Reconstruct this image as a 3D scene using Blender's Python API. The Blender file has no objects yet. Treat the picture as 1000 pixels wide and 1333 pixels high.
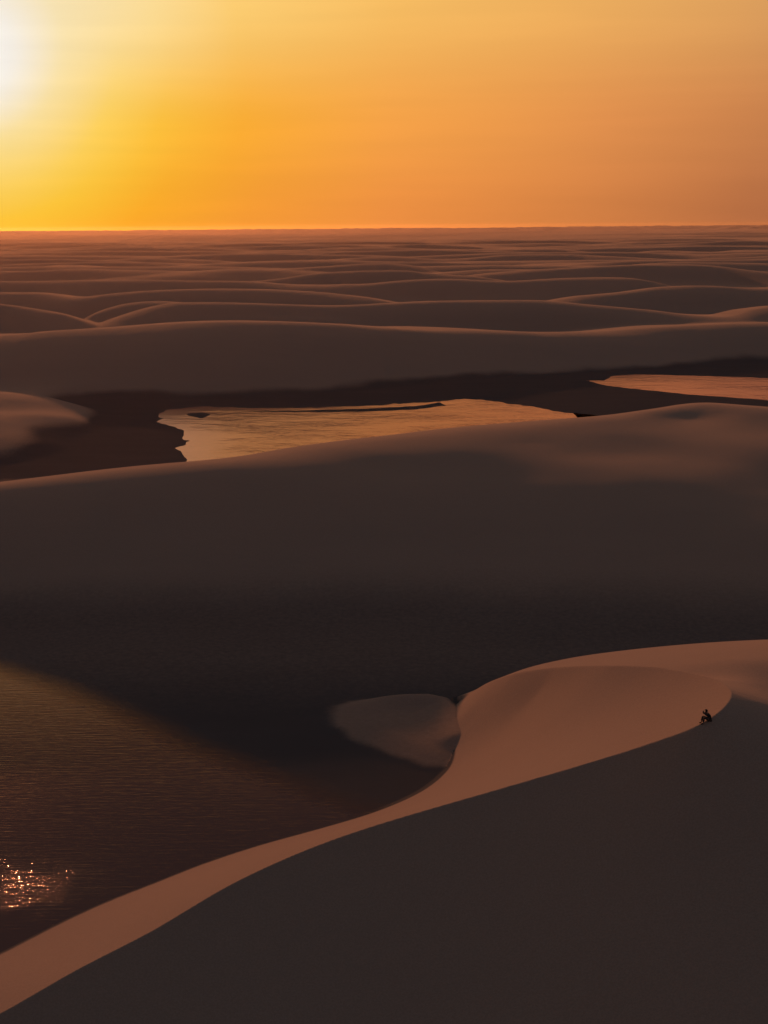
import bpy, bmesh, math
import numpy as np
from mathutils import Matrix, Vector

SC = bpy.context.scene
COL = SC.collection

# ------------------------------------------------------------------ camera
H = 50.0                      # camera height above the lagoon water
F_PX = 1851.0                 # focal length in pixels of the 1000 x 1333 photograph
PITCH = math.atan((666.5 - 294.0) / F_PX)
ROLL = 0.008
Fw = np.array([0, math.cos(PITCH), -math.sin(PITCH)])
U0 = np.array([0, math.sin(PITCH), math.cos(PITCH)])
R0 = np.array([1.0, 0, 0])
Uv = U0 * math.cos(ROLL) + R0 * math.sin(ROLL)
Rv = R0 * math.cos(ROLL) - U0 * math.sin(ROLL)

def ray(u, v):
    return Fw + Rv * (u - 500.0) / F_PX + Uv * (666.5 - v) / F_PX

def gp(u, v, z):
    """ground position of a thing of height z seen in direction (u, v)"""
    d = ray(u, v)
    t = (z - H) / d[2]
    return (d[0] * t, d[1] * t, z)

cam_data = bpy.data.cameras.new('camera')
cam = bpy.data.objects.new('camera', cam_data)
COL.objects.link(cam)
M = Matrix(((Rv[0], Uv[0], -Fw[0], 0), (Rv[1], Uv[1], -Fw[1], 0), (Rv[2], Uv[2], -Fw[2], H), (0, 0, 0, 1)))
cam.matrix_world = M
cam_data.sensor_fit = 'VERTICAL'
cam_data.sensor_height = 36.0
cam_data.lens = 36.0 * F_PX / 1333.0
cam_data.clip_start = 0.5
cam_data.clip_end = 120000
SC.camera = cam

# ------------------------------------------------------------------ sun and sky
SUN_DIR = ray(-45, 60)
SUN_DIR = SUN_DIR / np.linalg.norm(SUN_DIR)
sun_data = bpy.data.lights.new('sun', 'SUN')
sun_data.energy = 2.5
sun_data.angle = math.radians(0.6)
sun_data.color = (1.0, 0.42, 0.21)
sun = bpy.data.objects.new('sun', sun_data)
COL.objects.link(sun)
sun.rotation_euler = Vector(SUN_DIR).to_track_quat('Z', 'Y').to_euler()
sun.location = (-100, 200, 120)

SC.view_settings.view_transform = 'Standard'
SC.view_settings.look = 'None'
SC.view_settings.exposure = 0.0
SC.view_settings.gamma = 1.0
SC.view_settings.use_curve_mapping = False
SC.cycles.max_bounces = 5
SC.cycles.diffuse_bounces = 3
SC.cycles.glossy_bounces = 3
SC.cycles.volume_bounces = 0
SC.cycles.sample_clamp_indirect = 4.0
SC.cycles.use_denoising = True

def lin(c):
    return tuple((x / 255 / 12.92) if x / 255 <= .04045 else ((x / 255 + .055) / 1.055) ** 2.4 for x in c)

def math_n(nt, op, a, b=None, c=None, clamp=False):
    n = nt.nodes.new('ShaderNodeMath'); n.operation = op; n.use_clamp = clamp
    for i, v in enumerate((a, b, c)):
        if v is None: continue
        if isinstance(v, (int, float)): n.inputs[i].default_value = v
        else: nt.links.new(v, n.inputs[i])
    return n.outputs[0]

def ramp(nt, fac, stops, interp='LINEAR'):
    n = nt.nodes.new('ShaderNodeValToRGB')
    n.color_ramp.interpolation = interp
    el = n.color_ramp.elements
    while len(el) > 1: el.remove(el[-1])
    el[0].position = stops[0][0]; el[0].color = (*stops[0][1], 1)
    for p, c in stops[1:]:
        e = el.new(p); e.color = (*c, 1)
    nt.links.new(fac, n.inputs[0])
    return n.outputs[0]

def mixc(nt, fac, a, b):
    n = nt.nodes.new('ShaderNodeMix'); n.data_type = 'RGBA'
    if isinstance(fac, (int, float)): n.inputs[0].default_value = fac
    else: nt.links.new(fac, n.inputs[0])
    for s, v in ((6, a), (7, b)):
        if isinstance(v, tuple): n.inputs[s].default_value = (*v, 1)
        else: nt.links.new(v, n.inputs[s])
    return n.outputs[2]

def smooth_n(nt, v, lo, hi):
    n = nt.nodes.new('ShaderNodeMapRange'); n.interpolation_type = 'SMOOTHSTEP'
    n.inputs[1].default_value = lo; n.inputs[2].default_value = hi
    nt.links.new(v, n.inputs[0])
    return n.outputs[0]

world = bpy.data.worlds.new('World')
SC.world = world
world.use_nodes = True
wt = world.node_tree
wt.nodes.clear()
geo = wt.nodes.new('ShaderNodeTexCoord')
vec = geo.outputs['Generated']
sep = wt.nodes.new('ShaderNodeSeparateXYZ'); wt.links.new(vec, sep.inputs[0])
dt = wt.nodes.new('ShaderNodeVectorMath'); dt.operation = 'DOT_PRODUCT'
wt.links.new(vec, dt.inputs[0]); dt.inputs[1].default_value = tuple(SUN_DIR)
ang = math_n(wt, 'MULTIPLY', math_n(wt, 'ARCCOSINE', math_n(wt, 'MINIMUM', dt.outputs['Value'], 0.9999999)), 180 / math.pi)
elev = math_n(wt, 'MULTIPLY', math_n(wt, 'ARCSINE', sep.outputs[2]), 180 / math.pi)
fac = math_n(wt, 'DIVIDE', ang, 60.0, clamp=True)
def stops(l): return [(a / 60.0, lin(c)) for a, c in l]
hor = ramp(wt, fac, stops([(0, (255, 240, 190)), (3.5, (255, 222, 120)), (6.4, (254, 198, 55)), (8.6, (252, 171, 40)), (12, (246, 155, 52)), (17, (238, 144, 66)), (25, (208, 126, 68)), (30, (184, 111, 67)), (42, (140, 88, 70)), (60, (98, 70, 66))]))
mid = ramp(wt, fac, stops([(0, (255, 255, 255)), (1.8, (247, 240, 228)), (3.4, (252, 225, 158)), (5.5, (255, 210, 92)), (7.5, (254, 193, 62)), (10.5, (252, 174, 53)), (16, (246, 163, 72)), (24.5, (226, 145, 79)), (30, (206, 132, 78)), (42, (165, 110, 85)), (60, (112, 85, 82))]))
top = ramp(wt, fac, stops([(0, (250, 247, 244)), (1.7, (248, 240, 228)), (3.6, (250, 229, 180)), (7, (253, 221, 150)), (10, (252, 205, 114)), (16, (248, 189, 99)), (22, (242, 178, 96)), (29, (226, 163, 95)), (42, (170, 125, 98)), (60, (112, 92, 90))]))
upp = ramp(wt, fac, stops([(0, (98, 78, 70)), (16, (104, 82, 74)), (25, (106, 90, 88)), (40, (90, 91, 98)), (60, (86, 90, 99))]))
c = mixc(wt, smooth_n(wt, elev, 0.0, 4.6), hor, mid)
c = mixc(wt, smooth_n(wt, elev, 3.6, 8.6), c, top)
c = mixc(wt, smooth_n(wt, elev, 11.0, 22.0), c, upp)
c = mixc(wt, smooth_n(wt, ang, 45.0, 110.0), c, lin((84, 88, 97)))
# a thin veil of cirrus
mp = wt.nodes.new('ShaderNodeMapping'); mp.inputs['Scale'].default_value = (2.2, 2.2, 34)
mp.inputs['Rotation'].default_value = (0, math.radians(-5), 0)
wt.links.new(vec, mp.inputs[0])
nz = wt.nodes.new('ShaderNodeTexNoise'); nz.inputs['Scale'].default_value = 2.0; nz.inputs['Detail'].default_value = 3
wt.links.new(mp.outputs[0], nz.inputs[0])
vd = math_n(wt, 'MULTIPLY_ADD', smooth_n(wt, nz.outputs[0], 0.35, 0.75), 0.05, 0.96)
dk = mixc(wt, 1.0, c, c)
hs = wt.nodes.new('ShaderNodeVectorMath'); hs.operation = 'SCALE'
wt.links.new(c, hs.inputs[0]); wt.links.new(vd, hs.inputs['Scale'])
bg = wt.nodes.new('ShaderNodeBackground'); bg.inputs[1].default_value = 1.0
wt.links.new(hs.outputs[0], bg.inputs[0])
wo = wt.nodes.new('ShaderNodeOutputWorld'); wt.links.new(bg.outputs[0], wo.inputs[0])
wt.nodes.remove(dk.node)

# ------------------------------------------------------------------ numeric tools
rng = np.random.RandomState(7)
_perm = rng.permutation(4096)
_ga = rng.rand(4096) * 2 * math.pi
_gx, _gy = np.cos(_ga), np.sin(_ga)

def perlin(x, y, s=0):
    x = x + s * 37.17; y = y + s * 91.73
    xi = np.floor(x).astype(np.int64); yi = np.floor(y).astype(np.int64)
    fx = x - xi; fy = y - yi
    u = fx * fx * fx * (fx * (fx * 6 - 15) + 10); v = fy * fy * fy * (fy * (fy * 6 - 15) + 10)
    def g(ix, iy, dx, dy):
        h = _perm[(_perm[(ix + 77777) & 4095] + iy + 55555) & 4095]
        return _gx[h] * dx + _gy[h] * dy
    a = g(xi, yi, fx, fy); b = g(xi + 1, yi, fx - 1, fy)
    c_ = g(xi, yi + 1, fx, fy - 1); d = g(xi + 1, yi + 1, fx - 1, fy - 1)
    return (a + (b - a) * u) * (1 - v) + (c_ + (d - c_) * u) * v

def sstep(a, b, x):
    t = np.clip((x - a) / (b - a), 0, 1)
    return t * t * (3 - 2 * t)

def smax(a, b, k):
    h = np.clip(0.5 + 0.5 * (a - b) / k, 0, 1)
    return b + (a - b) * h + k * h * (1 - h)

class TPS:
    def __init__(self, pts, reg=2e-4, soft=0.0, nhard=0):
        p = np.array(pts, float)
        self.p = p[:, :2] / 60.0
        n = len(p)
        rg = np.full(n, soft if nhard else reg); rg[:nhard] = reg
        K = self.k(self.p, self.p) + np.diag(rg)
        P = np.c_[np.ones(n), self.p]
        A = np.zeros((n + 3, n + 3)); A[:n, :n] = K; A[:n, n:] = P; A[n:, :n] = P.T
        self.w = np.linalg.solve(A, np.r_[p[:, 2], 0, 0, 0])
    def k(self, a, b):
        r2 = (a[:, None, 0] - b[None, :, 0]) ** 2 + (a[:, None, 1] - b[None, :, 1]) ** 2
        return 0.5 * r2 * np.log(r2 + 1e-12)
    def __call__(self, x, y):
        q = np.c_[x, y] / 60.0
        out = np.empty(len(q)); n = len(self.p)
        for i in range(0, len(q), 40000):
            s = q[i:i + 40000]
            out[i:i + 40000] = self.k(s, self.p) @ self.w[:n] + self.w[n] + s @ self.w[n + 1:]
        return out

def dens(pl, n):
    """smooth dense polyline through (u, v, z) knots (Catmull-Rom)"""
    p = np.array(pl, float)
    p = np.vstack([2 * p[0] - p[1], p, 2 * p[-1] - p[-2]])
    out = []
    for i in range(1, len(p) - 2):
        for t in np.linspace(0, 1, n, endpoint=False):
            a, b, c_, d = p[i - 1], p[i], p[i + 1], p[i + 2]
            out.append(0.5 * ((2 * b) + (c_ - a) * t + (2 * a - 5 * b + 4 * c_ - d) * t * t + (3 * b - a - 3 * c_ + d) * t ** 3))
    out.append(p[-2])
    return np.array(out)

def world_of(pl): return np.array([gp(*q) for q in pl])

def inside(poly, x, y):
    r = np.zeros(x.shape, bool)
    n = len(poly)
    for i in range(n):
        x1, y1 = poly[i][:2]; x2, y2 = poly[(i + 1) % n][:2]
        if y1 == y2: continue
        cond = ((y1 > y) != (y2 > y)) & (x < (x2 - x1) * (y - y1) / (y2 - y1) + x1)
        r ^= cond
    return r

def dist_to(poly, x, y, closed=True):
    d = np.full(x.shape, 1e9)
    n = len(poly)
    for i in range(n if closed else n - 1):
        x1, y1 = poly[i][:2]; x2, y2 = poly[(i + 1) % n][:2]
        dx, dy = x2 - x1, y2 - y1
        L = dx * dx + dy * dy + 1e-12
        t = np.clip(((x - x1) * dx + (y - y1) * dy) / L, 0, 1)
        d = np.minimum(d, (x - x1 - t * dx) ** 2 + (y - y1 - t * dy) ** 2)
    return np.sqrt(d)

def sdist(poly, x, y):
    """signed distance, positive inside"""
    return np.where(inside(poly, x, y), 1, -1) * dist_to(poly, x, y)

# ------------------------------------------------------------------ dune design
# brink line of the foreground dune: (u, v, height)
BRINK = [(-160, 1392, 2.2), (-70, 1352, 2.9), (0, 1320, 3.4), (100, 1263, 4.3), (200, 1211, 5.1), (300, 1152, 6.1),
         (400, 1106, 7.1), (500, 1071, 8.3), (640, 1030, 10.1), (780, 989, 12.6), (860, 963, 14.5), (905, 946, 15.7),
         (938, 925, 16.5), (952, 902, 16.6), (932, 884, 15.9), (895, 874, 14.9), (850, 868.5, 13.7), (800, 866.5, 12.3),
         (755, 867, 10.6), (710, 870, 8.6), (668, 877, 6.4), (632, 890, 3.6), (604, 908, 0.6)]
BR = world_of(dens(BRINK, 4))
TIP = BR[-1]

ptsA = [tuple(p) for p in world_of(dens(BRINK, 2))]
shore = [(-160, 1310), (-80, 1275), (0, 1240), (100, 1190), (200, 1149), (300, 1114), (400, 1086), (480, 1063), (555, 1032), (595, 1000), (610, 975), (612, 958), (607, 935)]
ptsA += [gp(u, v, 0) for u, v in shore]
ptsA += [gp(u, v, z) for u, v, z in [
    (700, 935, 4.6), (800, 920, 8.6)]]
# the bed goes on falling below the water
ptsA += [(p[0] - 5, p[1] + 9, -2.5) for p in [gp(u, v, 0) for u, v in shore[:9]]]
ptsA += [(p[0] - 5, p[1] + 2, -2.0) for p in [gp(u, v, 0) for u, v in shore[9:]]]
fA = TPS(ptsA, 1e-5, 3e-2, len(BR) // 2 + 6)

ptsB = [tuple(p) for p in world_of(dens(BRINK, 2))]
ptsB += [gp(u, v, z) for u, v, z in [
    (-200, 1500, 0.6), (0, 1420, 1.0), (0, 1365, 2.4), (150, 1285, 3.75), (150, 1330, 2.8), (300, 1215, 4.7), (300, 1333, 2.6), (150, 1450, 0.8),
    (450, 1250, 4.4), (500, 1333, 3.2), (500, 1480, 1.0), (640, 1333, 4.2),
    (800, 1333, 5.6), (800, 1500, 3.4), (930, 1333, 6.9), (930, 1100, 11.3),
    (1100, 1333, 7.6), (1000, 1550, 4.0), (1200, 1000, 13.0), (1250, 1200, 9.6),
    (975, 905, 16.3), (1000, 890, 15.7), (1040, 880, 15.2), (1200, 880, 14.0), (1350, 900, 12),
    (690, 861.5, 6.2), (740, 854.5, 8.6), (800, 848.5, 10.5), (870, 842.5, 12.0), (940, 838, 12.9), (1000, 835.5, 13.4), (1100, 832, 13.6), (1250, 836, 13.2), (1400, 850, 12),
    (650, 871, 3.6), (970, 862, 15.1), (1000, 855, 14.7), (900, 858, 14.0), (850, 857, 12.7), (780, 859, 10.6)]]
back = []
for u, v, z, d in [(585, 900, 0, 0), (600, 880, 0, 3), (690, 861.5, 6.2, 17), (800, 848.5, 10.5, 26), (940, 838, 12.9, 30), (1100, 832, 13.6, 32), (1300, 840, 13, 32), (1500, 860, 11, 32)]:
    p = gp(u, v, z); back.append((p[0] - 0.1 * d, p[1] + d, -1.5))
ptsB += back
fB = TPS(ptsB, 1e-5, 2e-2, len(BR) // 2)
# outline of the part of the ground owned by the slope outside the brink
polyB = [tuple(p[:2]) for p in BR] + [(b[0] - 1.5, b[1] + 3) for b in back] + [(140, 170), (220, 100), (200, 0), (0, 20), (-60, 30), (-110, 52)]
polyA = [tuple(p[:2]) for p in BR] + [(p[0] - 9 + (4 if i < 4 else 0), p[1] + (3 if i < 4 else 11)) for i, p in enumerate([gp(u, v, 0) for u, v in shore[::-1]])]

ptsC = [gp(u, v, z) for u, v, z in [
    # crest of the middle dune
    (-500, 700, 9), (-300, 668, 10), (-120, 646, 10.6), (0, 630, 11), (120, 616, 11.3), (245, 604, 11.6), (400, 581, 12), (500, 569, 12.2), (600, 558, 12.4), (765, 545, 12.8), (850, 536, 13.2),
    (885, 530.5, 13.5), (918, 525.5, 13.8), (960, 528, 13.8), (1000, 531, 13.8), (1150, 540, 13), (1400, 540, 13), (1600, 560, 11),
    # its front slope
    (0, 665, 9.2), (250, 640, 9.9), (500, 610, 10.7), (500, 640, 9.2), (250, 680, 7.4), (0, 710, 6.2), (0, 755, 3.2), (250, 740, 3.8), (500, 700, 5.6), (500, 760, 2.4), (250, 790, 1.0),
    (700, 575, 11.7), (700, 620, 9.6), (700, 680, 6.6), (700, 750, 3.0), (850, 580, 11.2), (820, 615, 9.9), (860, 640, 8.7), (940, 665, 7.6), (1000, 585, 11.3), (920, 600, 10.4), (900, 720, 4.6), (900, 790, 1.4),
    (1000, 690, 6.5), (1000, 790, 1.6), (1200, 620, 9), (1200, 750, 3.4), (-200, 700, 7.5), (-200, 800, 1.5),
    (960, 545, 13.1), (1040, 550, 12.9), (900, 545, 12.6),
    # floor of the hollow
    (0, 800, 0.7), (0, 850, -0.05), (250, 835, -0.05), (500, 800, 0.5), (500, 850, -0.1), (700, 825, 0.1), (900, 830, 0), (1200, 830, 0), (500, 950, -0.3), (250, 930, -0.3), (0, 950, -0.35), (700, 950, -0.4),
    (-250, 900, -0.3), (-250, 1100, -0.4), (0, 1100, -0.4), (250, 1040, -0.35), (500, 1050, -0.35), (900, 1000, -0.4), (0, 1300, -0.4), (500, 1300, -0.4), (1000, 1300, -0.4), (-300, 1400, -0.4), (1300, 1100, -0.4),
    # shore flats and bed of the far lagoon
    (120, 575, -0.1), (180, 600, -0.3), (100, 603, -0.2), (150, 588, -0.3), (160, 555, -0.1), (60, 613, 0.1), (180, 540, 0.15), (400, 560, -0.4), (600, 545, -0.4), (400, 515, 0.3), (600, 510, 0.3), (750, 525, 0.2), (900, 505, -0.3), (1100, 505, -0.3), (850, 519, 0.2), (300, 600, -0.4), (250, 510, 0.4), (0, 500, 1.2), (750, 495, 0.3), (1200, 520, 0),
    # pale tongue of sand at the left
    (-60, 565, 4.0), (-200, 560, 7), (-400, 560, 8), (0, 508, 4.6), (30, 520, 4.2), (0, 535, 3.6), (60, 540, 3.1), (100, 545, 1.9), (130, 548, 0.7), (60, 575, 1.6), (0, 585, 1.9), (0, 612, 0.5), (-80, 500, 5)]]
for u, v, z in [(-300, 668, 10), (-120, 646, 10.6), (0, 630, 11), (120, 616, 11.3), (245, 604, 11.6), (400, 581, 12), (500, 569, 12.2), (600, 558, 12.4), (680, 551, 12.6), (765, 545, 12.8), (850, 536, 13.2), (918, 525.5, 13.8), (1000, 531, 13.8), (1150, 540, 13)]:
    p = gp(u, v, z); ptsC.append((p[0], p[1] + 13, z - 1.7)); ptsC.append((p[0], p[1] + 26, z - 4.6))
# far side of the middle dune drops to the lagoon
for u in (-300, 0, 250, 500, 765, 1000, 1300):
    vv = {-300: 640, 0: 600, 250: 573, 500: 548, 765: 530, 1000: 515, 1300: 515}[u]
    p = gp(u, vv, 2.0); ptsC.append((p[0], max(p[1] - 12, 300 + 0.05 * u), 0.6))
fC = TPS(ptsC, 1e-3)

RIDGES = [
    # (height, front width, back width, knots)
    (15.5, 80, 130, [(-400, 446), (-150, 442), (0, 438), (60, 432), (150, 425.5), (215, 421), (280, 418.5), (350, 418.5), (430, 421), (500, 426), (570, 430.5), (640, 433), (700, 432.5), (760, 429), (830, 426), (900, 425), (1000, 421), (1150, 424), (1500, 430)]),
    (11.5, 85, 110, [(60, 424), (105, 412), (130, 402), (165, 395), (205, 393), (260, 396), (310, 399)]),
    (12.5, 80, 110, [(-500, 400), (-100, 392), (0, 396), (50, 402), (100, 411), (140, 417)]),
    (14.0, 95, 130, [(150, 397), (230, 395), (330, 396.5), (430, 398), (500, 394), (560, 391), (640, 390.5), (710, 391), (780, 397), (850, 403), (900, 408), (950, 410.5), (985, 402), (1050, 398), (1300, 402)]),
    (12.0, 90, 120, [(680, 393), (740, 388), (800, 382), (860, 373.5), (920, 371.5), (1000, 374), (1200, 375), (1500, 372)]),
    (13.0, 90, 130, [(-500, 376), (-100, 379), (0, 381), (50, 381.5), (100, 386.5), (150, 382), (220, 377.5), (320, 376), (400, 379), (470, 386), (540, 392)]),
    (12.5, 110, 140, [(-500, 362), (-100, 365), (0, 366), (150, 364.5), (300, 366), (400, 371), (520, 368)]),
    (12.0, 100, 140, [(400, 378), (470, 371), (540, 364.5), (590, 363.5), (660, 366), (730, 362), (810, 361.5), (860, 366), (900, 371)]),
    (12.0, 100, 140, [(250, 370), (330, 366), (400, 358), (450, 353.5), (520, 351.5), (580, 357), (680, 362)]),
    (11.5, 120, 150, [(570, 360), (660, 354), (740, 349), (830, 345), (920, 345), (990, 353), (1100, 358), (1400, 350)]),
    (11.0, 120, 160, [(-400, 350), (0, 353), (100, 350), (200, 352), (310, 353), (400, 348), (480, 343), (540, 345), (590, 355)]),
    (10.5, 130, 160, [(330, 341), (420, 338), (500, 334.5), (580, 337), (660, 332), (740, 331), (820, 335), (900, 338), (1000, 336), (1300, 340)]),
    (10.5, 130, 170, [(-400, 341), (0, 338), (90, 341), (180, 336), (260, 338), (340, 343)]),
    (10.5, 140, 170, [(330, 322), (430, 318.5), (500, 321), (560, 330)]),
    (10.5, 140, 170, [(560, 330), (640, 326), (720, 324), (800, 330), (860, 326), (930, 328), (1000, 325), (1300, 330)]),
]
def prof(t):
    t = np.clip(t, 0, 1)
    return (0.5 + 0.5 * np.cos(math.pi * t)) * 0.90 + 0.10 * (1 - t) ** 2

def ridges(x, y):
    z = np.full(x.shape, 0.0)
    for i, (h, wf, wb, kn) in enumerate(RIDGES):
        q = dens([(u, v, 0) for u, v in kn], 6)
        u0, u1 = kn[0][0], kn[-1][0]
        yn = np.array([gp(u, v, h)[1] for u, v, _ in q])
        inner = (q[:, 0] > -50) & (q[:, 0] < 1050)
        ymid = np.percentile(yn[inner], 30)
        YA = np.interp(q[:, 0], [-400, 0, 280, 500, 700, 900, 1500], [488, 492, 500, 515, 545, 568, 575])
        W = []
        for k_, ((u, v, _), yv) in enumerate(zip(q, yn)):
            yy = YA[k_] if i == 0 else ymid + np.clip(0.30 * (yv - ymid), -0.04 * ymid, 0.04 * ymid)
            d = ray(u, v); t_ = yy / d[1]
            W.append((d[0] * t_, yy, np.clip(H + d[2] * t_, 0.3, h * 1.35)))
        W = np.array(W); W = W[np.argsort(W[:, 0])]
        yc = np.interp(x, W[:, 0], W[:, 1]); hh = np.interp(x, W[:, 0], W[:, 2])
        sp = 10.0 + 0.03 * yc
        eL = 1.0 if u0 <= -200 else sstep(W[0, 0] - 1.6 * sp, W[0, 0] + sp, x)
        eR = 1.0 if u1 >= 1040 else 1 - sstep(W[-1, 0] - sp, W[-1, 0] + 1.6 * sp, x)
        wv = 1 + 0.30 * perlin(x / 120, y / 160, 20 + i)
        if i == 0: wv = wv * (1.0 + 0.28 * (1 - sstep(-60, 60, x)))
        t = y - yc
        p = hh * eL * eR * np.where(t > 0, prof(t / (wb * wv)), prof(-t / (wf * wv)))
        z = smax(z, p, 1.1)
    return z

def far_ridges(x, y, base):
    rg = np.random.RandomState(21)
    z = base.copy()
    Y0 = 1330.0
    order = np.argsort(y); ys = y[order]
    while Y0 < 9500:
        wpx = rg.uniform(240, 420) * (1.0 if Y0 < 4000 else 1.25)
        xx = -0.42 * Y0 - rg.uniform(0, 0.15) * Y0
        while xx < 0.42 * Y0:
            W = wpx * rg.uniform(0.6, 1.5) * Y0 / 1851.0
            yc0 = Y0 * (1 + rg.uniform(-0.035, 0.035)); hh = rg.uniform(8.5, 15.5)
            xc = xx + 0.5 * W; skew = rg.uniform(-0.06, 0.06) ; bow = rg.uniform(-0.03, 0.08) * yc0 * 0.4
            wf = rg.uniform(85, 120) * (1 + Y0 / 9000); wb = wf * rg.uniform(1.2, 1.7)
            i0, i1 = np.searchsorted(ys, (yc0 - 3.2 * wf, yc0 + 3.2 * wb))
            q = order[i0:i1]; q = q[np.abs(x[q] - xc) < W * 1.05]
            if len(q):
                s_ = (x[q] - xc) / W
                yc = yc0 + bow * s_ * s_ * 4 + skew * W * s_ + 0.010 * yc0 * perlin(x[q] / (0.5 * W), x[q] * 0 + yc0 / 97.0, 41)
                h_ = hh * (0.5 + 0.5 * np.cos(math.pi * np.clip(np.abs(s_) / 1.0, 0, 1))) ** 0.8
                h_ = h_ * (1 + 0.15 * perlin(x[q] / (0.35 * W), x[q] * 0 + yc0 / 61.0, 42))
                t = y[q] - yc
                z[q] = smax(z[q], h_ * np.where(t > 0, prof(t / wb), prof(-t / wf)), 0.8)
            xx += W * rg.uniform(0.75, 1.25)
        Y0 *= 1 + max(0.075, 95.0 / Y0)
    return z

def far_dunes(x, y):
    wx = x + 90 * perlin(x / 420, y / 420, 3); wy = y + 60 * perlin(x / 300, y / 300, 4)
    n1 = perlin(wx / 520, wy / 210, 5) + 0.35 * perlin(wx / 230, wy / 110, 6)
    n2 = perlin(wx / 800 + 9, wy / 330, 8)
    far_up = 1 + 1.7 * sstep(7000, 12500, np.hypot(x, y))
    r1 = 1 - np.sqrt((3.0 * n1) ** 2 + 0.006)
    r2 = 1 - np.sqrt((3.0 * n2) ** 2 + 0.006)
    big = 0.72 + 0.5 * perlin(x / 1500, y / 1500, 9)
    return np.maximum(smax(r1 * 15.5, r2 * 16.0, 2.0), -2) * np.minimum(big, 1.15) * far_up

def terrain(x, y):
    r = np.hypot(x, y); az = np.degrees(np.arctan2(x, y))
    z = np.zeros(x.shape); wet_shade = np.zeros(x.shape)
    fd = far_dunes(x, y)
    # ------ far field
    m = y > 380
    fr = ridges(x[m], y[m])
    k = sstep(1000, 1350, y[m])
    zf = smax(fr, far_ridges(x[m], y[m], (np.minimum(fd[m] * 0.45, 5.0) * (1 - sstep(7500, 10000, y[m])) + fd[m] * sstep(7500, 10000, y[m])) * k), 0.8)
    z[m] = zf
    # ------ middle and near field
    m = (r < 520) & (y > 10) & (np.abs(az) < 50)
    xm, ym = x[m], y[m]
    c_ = fC(xm, ym)
    fade = (1 - sstep(395, 450, ym)) * (1 - sstep(32, 46, np.abs(az[m]))) * sstep(15, 50, ym)
    # sand bank beside the foreground dune
    d = sdist(BANK, xm, ym)
    rim = dist_to(BANKRIM, xm, ym, False)
    amp = 0.12 + 0.80 * sstep(BANKRIM[0][0] - 0.5, BANKRIM[0][0] + 7.5, xm)
    hb = sstep(-2.0, 4.0, d) * 0.45 + amp * np.exp(-(rim / 2.5) ** 2) * sstep(-1.2, 0.8, d)
    c_ = np.where(ym < 175, c_ + hb * (d > -2.0), c_)
    w_ = 1 - sstep(0.10, 0.9 + 4.5 * (ym < 220), c_ + 0.25 * perlin(xm / 9, ym / 12, 18) + 0.12 * perlin(xm / 2.5, ym / 4, 19))  # damp sand, plus the middle dune's cast shadow painted on the hollow floor
    w_ = w_ * (1 - 0.38 * sstep(128, 165, ym) * (ym < 220))  # weaker where the rendered dune shadow already falls
    w_ = w_ * (1 - 0.66 * sstep(-1.3, 1.0, d + 0.6 * perlin(xm / 2.5, ym / 3.5, 26)) * (ym < 175))  # bank stays clear of the painted shadow
    st = dist_to(STREAK, xm, ym, False)
    cr = dist_to(CREST2, xm, ym, False)
    c_ = c_ + (0.14 * np.exp(-(st / 12.0) ** 2) + 0.12 * np.exp(-(cr / 9.0) ** 2)) * (ym > 160)
    c_ = c_ + 0.26 * perlin((xm + 0.5 * ym) / 34, (ym - 0.25 * xm) / 20, 60) * sstep(2, 7, c_) * (ym > 160) * (1 - sstep(250, 285, ym))
    # foreground dune
    wA = inside(polyA, xm, ym); wB = inside(polyB, xm, ym) & ~wA
    out = c_.copy()
    ia = np.where(wA)[0]; ib = np.where(wB)[0]
    a = fA(xm[ia], ym[ia]); b = fB(xm[ib], ym[ib])
    db = dist_to(BR[:57], xm[ib], ym[ib], False)
    b = b - 1.5 * (1 - np.exp(-db / 5.0)) * (1 - sstep(100, 113, ym[ib]))
    dA = np.full(xm.shape, -9.0); dA[ia] = a; dA[ib] = b
    own = dA > c_
    out = np.where(own, dA, c_)
    w_ = np.where(own, 1 - sstep(-0.02, 0.30, dA), w_)
    z[m] = smax_blend(out, z[m], fade)
    wet_shade[m] = w_ * fade
    # ------ shore flats, lagoon bed and islets beyond the middle dune
    m = (y > 285) & (y < 640) & (np.abs(az) < 40)
    xm, ym, zm = x[m], y[m], z[m]
    low = 1 - sstep(0.2, 1.8, zm)
    lagoon = sdist(LAG, xm, ym) + 3.0 * perlin(xm / 11, ym / 18, 13) + 2.3 * perlin(xm / 4, ym / 7, 14) + 0.9 * perlin(xm / 1.7, ym / 4, 34)
    pond = sdist(POND, xm, ym) + 2.5 * perlin(xm / 13, ym / 20, 15) + 1.0 * perlin(xm / 4, ym / 9, 27)
    fl = sstep(-18, 5, sdist(FLAT, xm, ym) + 6 * perlin(xm / 22, ym / 30, 32))
    zm = zm * (1 - fl) + np.minimum(zm, 0.1) * fl
    pf = sstep(-16, 3, pond)
    zm = zm * (1 - pf) + np.minimum(zm, 0.1) * pf
    low = np.maximum(low, np.maximum(fl, pf))
    flat = 0.18 + 0.10 * perlin(xm / 14, ym / 22, 11) - 0.6 * sstep(-4, 4, np.maximum(lagoon, pond))
    zm = flat * low + zm * (1 - low)
    for isl in ISLETS:
        d = sdist(isl, xm, ym) + 0.8 * perlin(xm / 4, ym / 6, 16)
        zm = np.where(d > -2.5, np.maximum(zm, -0.35 + 0.5 * sstep(-2.5, 0.8, d)), zm)
    z[m] = zm
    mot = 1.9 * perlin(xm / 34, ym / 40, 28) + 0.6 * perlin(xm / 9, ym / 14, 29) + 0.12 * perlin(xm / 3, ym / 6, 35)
    wet_shade[m] = 1 - sstep(0.2, 3.4, zm + mot * sstep(0.1, 1.2, zm))
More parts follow.
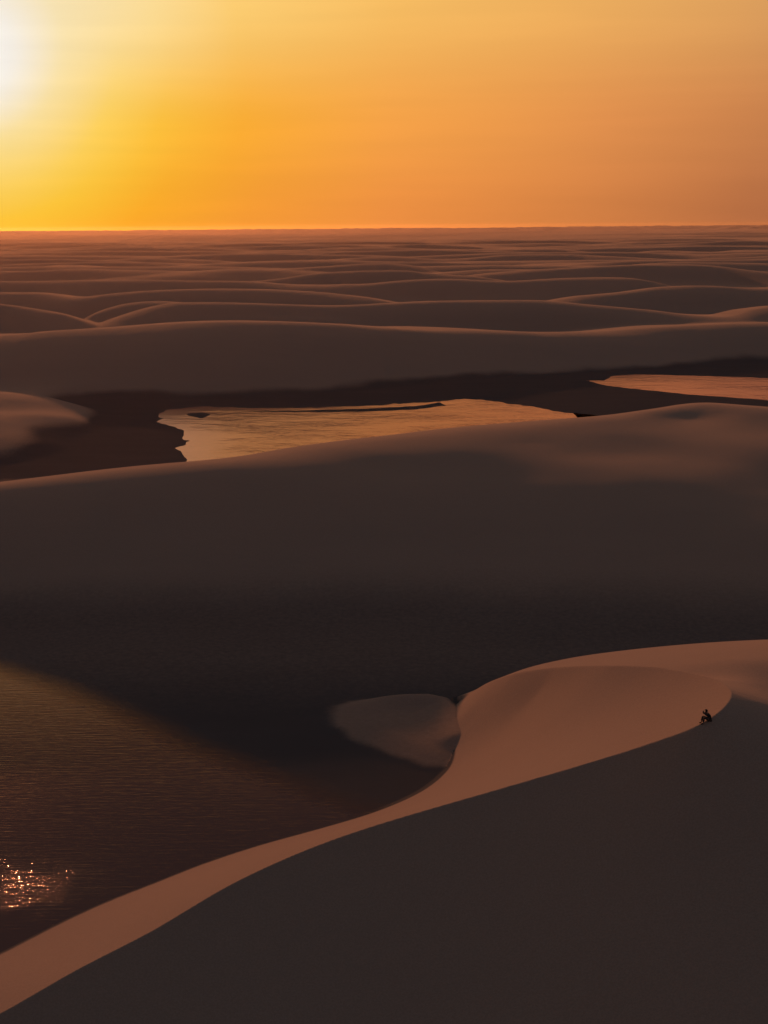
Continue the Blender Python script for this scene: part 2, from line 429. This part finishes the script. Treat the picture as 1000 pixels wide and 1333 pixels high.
    # ponds beyond the ridge keep dark too; elsewhere plain dunes
    side = (np.abs(az) > 32) | (y <= 12)
    ks = sstep(32, 46, np.abs(az)) * (r < 900) + (r >= 900) * sstep(60, 80, np.abs(az))
    ks = np.where(y <= 12, 1.0, ks)
    ks = np.maximum(ks, 1 - sstep(15, 50, y)) if True else ks
    side_z = np.minimum(fd * 0.8 + 1.0, 14) * sstep(70, 180, r) + 1.0
    z = z * (1 - ks) + side_z * ks
    ob = perlin((x + 0.9 * y) / 75, (y - 0.5 * x) / 190, 33)
    z = z + 3.2 * ob * sstep(1.0, 7, z) * (1 - 0.6 * sstep(9, 13, z)) * sstep(420, 450, y) * (1 - sstep(620, 700, y))
    # gentle undulations everywhere on dry sand
    dry = 1 - wet_shade
    z = z + dry * (0.22 * perlin(x / 31, y / 37, 23) + 0.05 * perlin(x / 9, y / 12, 24)) * sstep(0.2, 2.0, z) * sstep(110, 190, r)
    z = z + dry * 0.9 * perlin(x / 95, y / 60, 25) * sstep(430, 520, y) * sstep(2, 8, z)
    # fade to level ground far away
    return z, wet_shade

def smax_blend(a, b, f):
    return a * f + b * (1 - f)

def W2(pl): return [gp(u, v, 0)[:2] for u, v in pl]
LAG = W2([(209, 541), (214, 549), (240, 560), (247, 566), (250, 577), (233, 583), (249, 592), (246, 604), (240, 640), (500, 640), (800, 620), (880, 560), (830, 549), (770, 542), (735, 538), (690, 530), (640, 522), (605, 519), (560, 524), (480, 528.5), (400, 531), (330, 532), (260, 530), (225, 534)])
FLAT = W2([(120, 526), (300, 523), (500, 519), (640, 514), (800, 508), (1300, 520), (1300, 545), (1050, 528), (900, 523), (765, 538), (600, 552), (400, 572), (250, 596), (100, 616), (-60, 634), (-20, 615), (85, 608), (150, 585), (180, 552), (165, 533)])
POND = W2([(748, 493), (765, 495), (790, 496), (798, 490), (830, 487.5), (900, 489), (1000, 493), (1200, 497), (1300, 510), (1200, 535), (1000, 521), (900, 513), (820, 504.5), (780, 499)])
ISLETS = [W2([(242, 539), (262, 537), (273, 539), (262, 544), (252, 542)]),
          W2([(330, 535.5), (400, 534.5), (480, 532), (540, 529), (572, 524.5), (578, 528), (540, 533), (480, 535.5), (400, 536.5)]),
          ]
STREAK = [gp(*q)[:2] for q in [(600, 592, 11), (720, 606, 10.3), (820, 630, 9), (920, 664, 7.6), (1040, 705, 5.8)]]
CREST2 = [gp(*q)[:2] for q in [(880, 531, 13.4), (918, 527, 13.8), (1000, 533, 13.8), (1100, 538, 13.4)]]
BANK = W2([(431, 930), (436, 918), (455, 912), (500, 909.5), (560, 909.5), (585, 914), (600, 930), (611, 960), (604, 985), (585, 999), (540, 990), (490, 973), (455, 957), (438, 944)])
BANKRIM = W2([(450, 918), (490, 912), (540, 910), (584, 914), (597, 928), (604, 945), (610, 962)])
COVE = W2([(-400, 760), (-120, 835), (0, 868), (80, 893), (150, 922), (250, 968), (350, 1005), (430, 1035), (520, 1062), (560, 1100), (400, 1200), (0, 1400), (-500, 1500)])  # upper edge drawn where the middle dune's cast shadow ends

# ------------------------------------------------------------------ ground sheet
def smooth_mesh(name, verts, faces, mat, kind):
    me = bpy.data.meshes.new(name)
    nv, nf = len(verts), len(faces)
    me.vertices.add(nv); me.vertices.foreach_set('co', verts.astype(np.float32).ravel())
    me.loops.add(nf * 4); me.loops.foreach_set('vertex_index', faces.astype(np.int32).ravel())
    me.polygons.add(nf); me.polygons.foreach_set('loop_start', np.arange(0, nf * 4, 4, dtype=np.int32))
    me.polygons.foreach_set('use_smooth', np.ones(nf, dtype=bool))
    me.materials.append(mat)
    me.update(calc_edges=True)
    o = bpy.data.objects.new(name, me); COL.objects.link(o)
    if kind: o['kind'] = kind
    return o

def attr(o, name, a):
    at = o.data.attributes.new(name, 'FLOAT', 'POINT')
    at.data.foreach_set('value', a.astype(np.float32))

def new_mat(name):
    m = bpy.data.materials.new(name); m.use_nodes = True
    nt = m.node_tree
    return m, nt, nt.nodes['Principled BSDF']

def noise(nt, scale, detail=3, rough=0.5, mapping=None, vec=None):
    n = nt.nodes.new('ShaderNodeTexNoise')
    n.inputs['Scale'].default_value = scale; n.inputs['Detail'].default_value = detail; n.inputs['Roughness'].default_value = rough
    if vec is None:
        tc = nt.nodes.new('ShaderNodeTexCoord'); vec = tc.outputs['Object']
    if mapping:
        mp_ = nt.nodes.new('ShaderNodeMapping')
        mp_.inputs['Scale'].default_value = mapping[0]; mp_.inputs['Rotation'].default_value = mapping[1]
        nt.links.new(vec, mp_.inputs[0]); vec = mp_.outputs[0]
    nt.links.new(vec, n.inputs[0])
    return n.outputs[0]

def bump(nt, h, dist, strength=1.0, prev=None):
    b = nt.nodes.new('ShaderNodeBump')
    b.inputs['Distance'].default_value = dist; b.inputs['Strength'].default_value = strength
    nt.links.new(h, b.inputs['Height'])
    if prev is not None: nt.links.new(prev, b.inputs['Normal'])
    return b.outputs[0]

sand, nt, bs = new_mat('dune_sand')
at = nt.nodes.new('ShaderNodeAttribute'); at.attribute_name = 'wet_shade'
n_grain = noise(nt, 1.6, 4, 0.65)
n_streak = noise(nt, 0.05, 4, 0.6, ((1, 3.5, 1), (0, 0, math.radians(-14))))
dry = mixc(nt, n_streak, (0.255, 0.178, 0.140), (0.325, 0.222, 0.170))
dry = mixc(nt, smooth_n(nt, n_grain, 0.3, 0.7), dry, (0.30, 0.20, 0.152))
n_fine = noise(nt, 7.0, 2, 0.85)
dry = mixc(nt, math_n(nt, 'MULTIPLY', smooth_n(nt, n_fine, 0.35, 0.65), 0.45), dry, (0.21, 0.142, 0.108))
wet_shade_c = mixc(nt, n_streak, (0.075, 0.066, 0.065), (0.105, 0.090, 0.086))  # damp sand colour, also used to paint the hollow's cast shadow
wet_shade_b = math_n(nt, 'MULTIPLY_ADD', math_n(nt, 'SUBTRACT', n_grain, 0.5), 0.35, at.outputs['Fac'])
wf = smooth_n(nt, wet_shade_b, 0.12, 0.9)
nt.links.new(mixc(nt, wf, dry, wet_shade_c), bs.inputs['Base Color'])
bs.inputs['Roughness'].default_value = 1.0
bs.inputs['Specular IOR Level'].default_value = 0.0
bs.inputs['IOR'].default_value = 1.0
nt.links.new(math_n(nt, 'MULTIPLY', math_n(nt, 'SUBTRACT', 1.0, wf), 0.22), bs.inputs['Sheen Weight'])
bs.inputs['Sheen Roughness'].default_value = 0.45
bs.inputs['Sheen Tint'].default_value = (1.0, 0.72, 0.55, 1)
nt.links.new(mixc(nt, 0.0, (1.0, 0.72, 0.55), (1, 1, 1)), bs.inputs['Specular Tint'])
h1 = noise(nt, 2.2, 5, 0.7, ((1, 1.7, 1), (0, 0, math.radians(20))))
h2 = noise(nt, 9.0, 3, 0.7)
nrm = bump(nt, h1, 0.05, 0.6)
nrm = bump(nt, h2, 0.020, 0.8, nrm)
nt.links.new(nrm, bs.inputs['Normal'])

def axis_r():
    rows = [1.0, 15.0, 30.0, 42.0]
    r = 50.0
    while r < 14000:
        rows.append(r)
        if r < 62: s = 1.0
        elif r < 600: s = max(r * r / (50 * 1422) * 1.15, 0.12)
        else: s = 0
        if s == 0 or s > r * 0.0052: s = r * (0.0052 if r < 3500 else 0.012)
        r += s
    return np.array(rows)
def axis_a():
    core = np.linspace(-18.5, 18.5, 880)
    outs = []
    a, s = 18.5, 0.045
    while a < 180:
        s = min(s * 1.12, 5.0); a += s; outs.append(a)
    outs = np.array([o for o in outs if o < 179.0] )
    return np.r_[-outs[::-1], core, outs]
rr, aa = axis_r(), np.radians(axis_a())
R_, A_ = np.meshgrid(rr, aa, indexing='ij')
X, Y = (R_ * np.sin(A_)).ravel(), (R_ * np.cos(A_)).ravel()
Z, WET_SHADE = terrain(X, Y)
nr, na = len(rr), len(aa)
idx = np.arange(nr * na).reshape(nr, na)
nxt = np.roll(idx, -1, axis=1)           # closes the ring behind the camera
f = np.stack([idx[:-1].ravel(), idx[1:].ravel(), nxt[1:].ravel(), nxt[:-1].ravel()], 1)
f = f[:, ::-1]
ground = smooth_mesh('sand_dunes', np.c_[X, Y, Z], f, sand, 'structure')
attr(ground, 'wet_shade', WET_SHADE)
print('GRID', nr, na, nr * na)

# ------------------------------------------------------------------ lagoon water
def water_mat(name, waves, rough, tint, base=(0.03, 0.022, 0.018)):
    m = bpy.data.materials.new(name); m.use_nodes = True
    nt = m.node_tree; nt.nodes.clear()
    out = nt.nodes.new('ShaderNodeOutputMaterial')
    gl = nt.nodes.new('ShaderNodeBsdfGlossy'); gl.inputs['Color'].default_value = (*tint, 1); gl.inputs['Roughness'].default_value = rough
    df = nt.nodes.new('ShaderNodeBsdfDiffuse'); df.inputs['Color'].default_value = (*base, 1)
    fr = nt.nodes.new('ShaderNodeFresnel'); fr.inputs['IOR'].default_value = 1.333
    mx = nt.nodes.new('ShaderNodeMixShader')
    nt.links.new(fr.outputs[0], mx.inputs[0]); nt.links.new(df.outputs[0], mx.inputs[1]); nt.links.new(gl.outputs[0], mx.inputs[2])
    prev = None
    for (sc, mapping, dist, det) in waves:
        prev = bump(nt, noise(nt, sc, det, 0.55, mapping), dist, 1.0, prev)
    nt.links.new(prev, gl.inputs['Normal']); nt.links.new(prev, fr.inputs['Normal'])
    nt.links.new(mx.outputs[0], out.inputs['Surface'])
    return m, nt, (gl, fr, mx, out)

near_w, nt, bs = water_mat('rippled_water', [
    (1.0, ((0.28, 2.5, 1), (0, 0, math.radians(27))), 0.016, 2),
    (1.0, ((0.75, 6.0, 1), (0, 0, math.radians(27))), 0.009, 2)], 0.08, (1.0, 0.66, 0.56), (0.052, 0.048, 0.055))
ga = nt.nodes.new('ShaderNodeAttribute'); ga.attribute_name = 'gust'
gn = noise(nt, 1.0, 3, 0.6, ((4.5, 10.0, 1), (0, 0, math.radians(30))))
gl, fr, mx, out = bs
gb = bump(nt, gn, 0.0165, 1.0, gl.inputs['Normal'].links[0].from_socket)
nt.links.new(ga.outputs['Fac'], gb.node.inputs['Strength'])
nt.links.new(gb, gl.inputs['Normal'])
at = nt.nodes.new('ShaderNodeAttribute'); at.attribute_name = 'shade_edge'
edge_n = noise(nt, 0.8, 5, 0.7, ((0.5, 2.2, 1), (0, 0, math.radians(27))))
e = math_n(nt, 'MULTIPLY_ADD', math_n(nt, 'SUBTRACT', edge_n, 0.5), 3.0, at.outputs['Fac'])
alpha = smooth_n(nt, e, -3.0, 3.5)  # water fades out softly, imitating the blurred end of the cast shadow
tr = nt.nodes.new('ShaderNodeBsdfTransparent')
m2 = nt.nodes.new('ShaderNodeMixShader')
nt.links.new(alpha, m2.inputs[0]); nt.links.new(tr.outputs[0], m2.inputs[1]); nt.links.new(mx.outputs[0], m2.inputs[2])
nt.links.new(m2.outputs[0], out.inputs['Surface'])
gx = np.linspace(-80, 40, 121); gy = np.linspace(60, 240, 181)
GX, GY = np.meshgrid(gx, gy, indexing='ij')
edge_d = sdist(COVE, GX.ravel(), GY.ravel())
ii = np.arange(GX.size).reshape(GX.shape)
ff = np.stack([ii[:-1, :-1].ravel(), ii[1:, :-1].ravel(), ii[1:, 1:].ravel(), ii[:-1, 1:].ravel()], 1)
keep = edge_d[ff].max(1) > -6
ff = ff[keep]
used = np.unique(ff); re = -np.ones(GX.size, int); re[used] = np.arange(len(used))
w1 = smooth_mesh('lagoon_water', np.c_[GX.ravel()[used], GY.ravel()[used], np.zeros(len(used))], re[ff], near_w, 'structure')
attr(w1, 'shade_edge', edge_d[used])
ux, uy = GX.ravel()[used], GY.ravel()[used]
gc = gp(5, 1158, 0)[:2]
gu = np.exp(-((ux - gc[0]) / 8.0) ** 2 - ((uy - gc[1]) / 4.6) ** 2)
attr(w1, 'gust', np.clip(gu * (0.9 + 1.3 * perlin(ux / 2.2, uy / 1.6, 30)) + 0.10 + 0.3 * perlin(ux / 9, uy / 12, 31), 0, 1))

far_w, nt, bs = water_mat('sunset_water', [
    (1.0, ((0.10, 0.16, 1), (0, 0, math.radians(-10))), 0.30, 3),
    (1.0, ((0.6, 1.1, 1), (0, 0, math.radians(-10))), 0.045, 2)], 0.14, (1.0, 0.66, 0.86))
ca = nt.nodes.new('ShaderNodeAttribute'); ca.attribute_name = 'calm'
patch_n = smooth_n(nt, noise(nt, 1.0, 3, 0.6, ((0.030, 0.075, 1), (0, 0, math.radians(-12)))), 0.35, 0.68)
stn = math_n(nt, 'MULTIPLY', math_n(nt, 'MULTIPLY_ADD', ca.outputs['Fac'], -0.85, 1.0), math_n(nt, 'MULTIPLY_ADD', patch_n, 1.5, 0.45))
for n_ in [n_ for n_ in nt.nodes if n_.bl_idname == 'ShaderNodeBump']: nt.links.new(stn, n_.inputs['Strength'])
def pool(name, poly, mat, calm):
    p = np.array(poly)
    c0 = p.min(0) - 12; c1 = p.max(0) + 12
    gx = np.linspace(c0[0], c1[0], 90); gy = np.linspace(c0[1], c1[1], 70)
    a, b = np.meshgrid(gx, gy, indexing='ij')
    ii = np.arange(a.size).reshape(a.shape)
    ff = np.stack([ii[:-1, :-1].ravel(), ii[1:, :-1].ravel(), ii[1:, 1:].ravel(), ii[:-1, 1:].ravel()], 1)
    o = smooth_mesh(name, np.c_[a.ravel(), b.ravel(), np.zeros(a.size)], ff, mat, 'structure')
    attr(o, 'calm', calm(a.ravel(), b.ravel()))
W_SHORE = W2([(262, 530), (225, 534), (209, 541), (214, 549), (240, 560), (247, 566), (250, 577), (240, 585), (249, 592), (246, 606), (244, 625)])
N_SHORE = W2([(209, 540), (260, 531), (330, 532.5), (400, 532), (480, 529.5), (560, 525), (600, 520)])
def lag_calm(x, y):
    n = perlin(x / 9, y / 20, 50) + 0.5 * perlin(x / 3.5, y / 9, 51)
    a = 1 - sstep(2, 15, dist_to(W_SHORE, x, y, False) + 6 * n)
    b = 1 - sstep(1, 8, dist_to(N_SHORE, x, y, False) + 5 * n)
    return np.clip(np.maximum(a, 0.8 * b) + 0.15 * n, 0, 1)
pool('lagoon_water', LAG, far_w, lag_calm)
pool('lagoon_water', POND, far_w, lambda x, y: np.clip(0.3 + 0.3 * perlin(x / 20, y / 30, 52), 0, 1))
DEBUG_PTS = [(130, 573), (180, 580), (60, 560), (300, 505), (900, 505)]

# ------------------------------------------------------------------ evening air
def haze():
    bm = bmesh.new()
    bmesh.ops.create_cube(bm, size=1.0)
    for v in bm.verts:
        v.co = Vector((v.co.x * 28600, v.co.y * 28600, -6.0 if v.co.z < 0 else H + 6.0))
    me = bpy.data.meshes.new('haze'); bm.to_mesh(me); bm.free()
    o = bpy.data.objects.new('haze', me); COL.objects.link(o); o['kind'] = 'stuff'
    m = bpy.data.materials.new('haze'); m.use_nodes = True
    nt = m.node_tree; nt.nodes.clear()
    out = nt.nodes.new('ShaderNodeOutputMaterial')
    pv = nt.nodes.new('ShaderNodeVolumePrincipled')
    pv.inputs['Color'].default_value = (1.0, 0.56, 0.28, 1)
    pv.inputs['Density'].default_value = 0.000014
    pv.inputs['Anisotropy'].default_value = 0.74
    nt.links.new(pv.outputs[0], out.inputs['Volume'])
    me.materials.append(m)
haze()

# ------------------------------------------------------------------ the person on the brink
def plain(name, col, rough=0.85):
    m, nt, bs = new_mat(name)
    n = noise(nt, 14.0, 3)
    nt.links.new(mixc(nt, n, tuple(c * 0.75 for c in col), tuple(c * 1.25 for c in col)), bs.inputs['Base Color'])
    bs.inputs['Roughness'].default_value = rough
    bs.inputs['Specular IOR Level'].default_value = 0.15
    return m

def skinned(name, pts, edges, mat, parent, sub=1, root=0):
    """pts: (x, y, z, radius); one continuous skinned surface"""
    me = bpy.data.meshes.new(name)
    me.from_pydata([p[:3] for p in pts], edges, [])
    tmp = bpy.data.objects.new(name, me); COL.objects.link(tmp)
    sk = tmp.modifiers.new('skin', 'SKIN'); sk.use_smooth_shade = True
    if not me.skin_vertices: 
        me.attributes  # the layer is made with the modifier evaluated below
    bm = bmesh.new(); bm.from_mesh(me)
    lay = bm.verts.layers.skin.verify()
    for v, p in zip(bm.verts, pts):
        v[lay].radius = (p[3], p[3]) if not isinstance(p[3], tuple) else p[3]
        v[lay].use_root = (v.index == root)
    bm.to_mesh(me); bm.free()
    sd = tmp.modifiers.new('sub', 'SUBSURF'); sd.levels = sub; sd.render_levels = sub
    dg = bpy.context.evaluated_depsgraph_get(); dg.update()
    out = bpy.data.meshes.new_from_object(tmp.evaluated_get(dg))
    bpy.data.objects.remove(tmp, do_unlink=True); bpy.data.meshes.remove(me)
    for p in out.polygons: p.use_smooth = True
    out.materials.clear(); out.materials.append(mat)
    o = bpy.data.objects.new(name, out); COL.objects.link(o); o.parent = parent
    return o

def person():
    # local frame: +X is where the person looks, z = 0 is the sand
    k = int(np.argmin(np.abs(dens(BRINK, 4)[:, 0] - 921)))
    bx_, by_, bz_ = BR[k]
    root = bpy.data.objects.new('person', None); COL.objects.link(root)
    root.location = (bx_ + 0.05, by_ - 0.05, bz_ - 0.12)
    root.rotation_euler = (0, math.radians(13), math.radians(192)); root.scale = (1.06, 1.06, 1.06)
    root['label'] = 'dark-clothed person sitting with bent knees on the crest of the foreground dune'
    root['category'] = 'person'
    skin = plain('skin', (0.20, 0.12, 0.085), 0.6)
    cloth = plain('dark_jacket_cloth', (0.022, 0.022, 0.026)); trou = plain('dark_trouser_cloth', (0.03, 0.028, 0.03))
    hair = plain('black_hair', (0.012, 0.010, 0.010)); shoe = plain('shoe_rubber', (0.02, 0.02, 0.02))
    P = []; E = []
    def v(x, y, z, r, frm=None):
        P.append((x, y, z, r))
        if frm is not None: E.append((frm, len(P) - 1))
        return len(P) - 1
    pel = v(0, 0, 0.13, 0.125)
    wa = v(0.00, 0, 0.28, 0.115, pel); ch = v(0.05, 0, 0.45, 0.125, wa); nk = v(0.11, 0, 0.60, 0.05, ch)
    hd = v(0.15, 0, 0.70, 0.082, nk); v(0.165, 0, 0.79, 0.072, hd)
    arms = {}
    for s in (-1, 1):
        sh = v(0.06, 0.17 * s, 0.51, 0.058, ch); el = v(0.26, 0.20 * s, 0.55, 0.042, sh); wr = v(0.34, 0.08 * s, 0.70, 0.028, el)
        pm = v(0.345, 0.055 * s, 0.77, 0.030, wr); arms[s] = pm
        for f in range(4):
            a = v(0.345 - 0.008 * f, (0.045 + 0.012 * f) * s - 0.018 * s, 0.815, 0.0085, pm)
            b_ = v(0.325 - 0.008 * f, (0.040 + 0.012 * f) * s - 0.020 * s, 0.845 - 0.004 * abs(f - 1), 0.0075, a)
        v(0.315, 0.035 * s, 0.765, 0.0095, pm)
        hp = v(0.06, 0.11 * s, 0.12, 0.098, pel); kn = v(0.40, 0.13 * s, 0.40, 0.064, hp); ak = v(0.54, 0.12 * s, 0.07, 0.042, kn)
        v(0.68, 0.13 * s, 0.03, 0.036, ak)
    body = skinned('body', P, E, skin, root, 1)
    # nose and ears
    for nm, loc, sc in (('nose', (0.245, 0, 0.715), (0.022, 0.014, 0.025)), ('ear', (0.15, 0.085, 0.71), (0.018, 0.010, 0.03)), ('ear', (0.15, -0.085, 0.71), (0.018, 0.010, 0.03))):
        bm = bmesh.new(); bmesh.ops.create_icosphere(bm, subdivisions=2, radius=1.0, matrix=Matrix.Translation(loc) @ Matrix.Diagonal((*sc, 1)))
        me = bpy.data.meshes.new(nm); bm.to_mesh(me); bm.free(); me.materials.append(skin)
        o = bpy.data.objects.new(nm, me); COL.objects.link(o); o.parent = root
    # jacket
    P = []; E = []
    a = v(0.0, 0, 0.17, 0.150); b_ = v(0.0, 0, 0.30, 0.145, a); c_ = v(0.05, 0, 0.46, 0.150, b_); v(0.095, 0, 0.575, 0.075, c_)
    for s in (-1, 1):
        sh = v(0.06, 0.17 * s, 0.51, 0.078, c_); el = v(0.26, 0.20 * s, 0.55, 0.058, sh); v(0.33, 0.10 * s, 0.675, 0.042, el)
    skinned('jacket', P, E, cloth, root, 1)
    P = []; E = []
    a = v(-0.01, 0, 0.12, 0.150)
    for s in (-1, 1):
        hp = v(0.07, 0.11 * s, 0.13, 0.115, a); kn = v(0.40, 0.13 * s, 0.40, 0.080, hp); v(0.53, 0.12 * s, 0.11, 0.058, kn)
    skinned('trousers', P, E, trou, root, 1)
    for s in (-1, 1):
        P = []; E = []
        a = v(0.53, 0.12 * s, 0.06, 0.052); b_ = v(0.62, 0.125 * s, 0.04, 0.046, a); v(0.72, 0.13 * s, 0.03, 0.034, b_)
        skinned('shoe', P, E, shoe, root, 1)
    bm = bmesh.new()
    bmesh.ops.create_icosphere(bm, subdivisions=3, radius=1.0)
    for q in bm.verts:
        n_ = 1 + 0.05 * math.sin(q.co.x * 17) * math.cos(q.co.y * 13)
        q.co = Vector((q.co.x * 0.108 * n_ + 0.135, q.co.y * 0.098 * n_, q.co.z * 0.112 * n_ + 0.765))
    bmesh.ops.delete(bm, geom=[q for q in bm.verts if q.co.x > 0.19 and q.co.z < 0.80], context='VERTS')
    me = bpy.data.meshes.new('hair'); bm.to_mesh(me); bm.free(); me.materials.append(hair)
    for p in me.polygons: p.use_smooth = True
    o = bpy.data.objects.new('hair', me); COL.objects.link(o); o.parent = root
person()
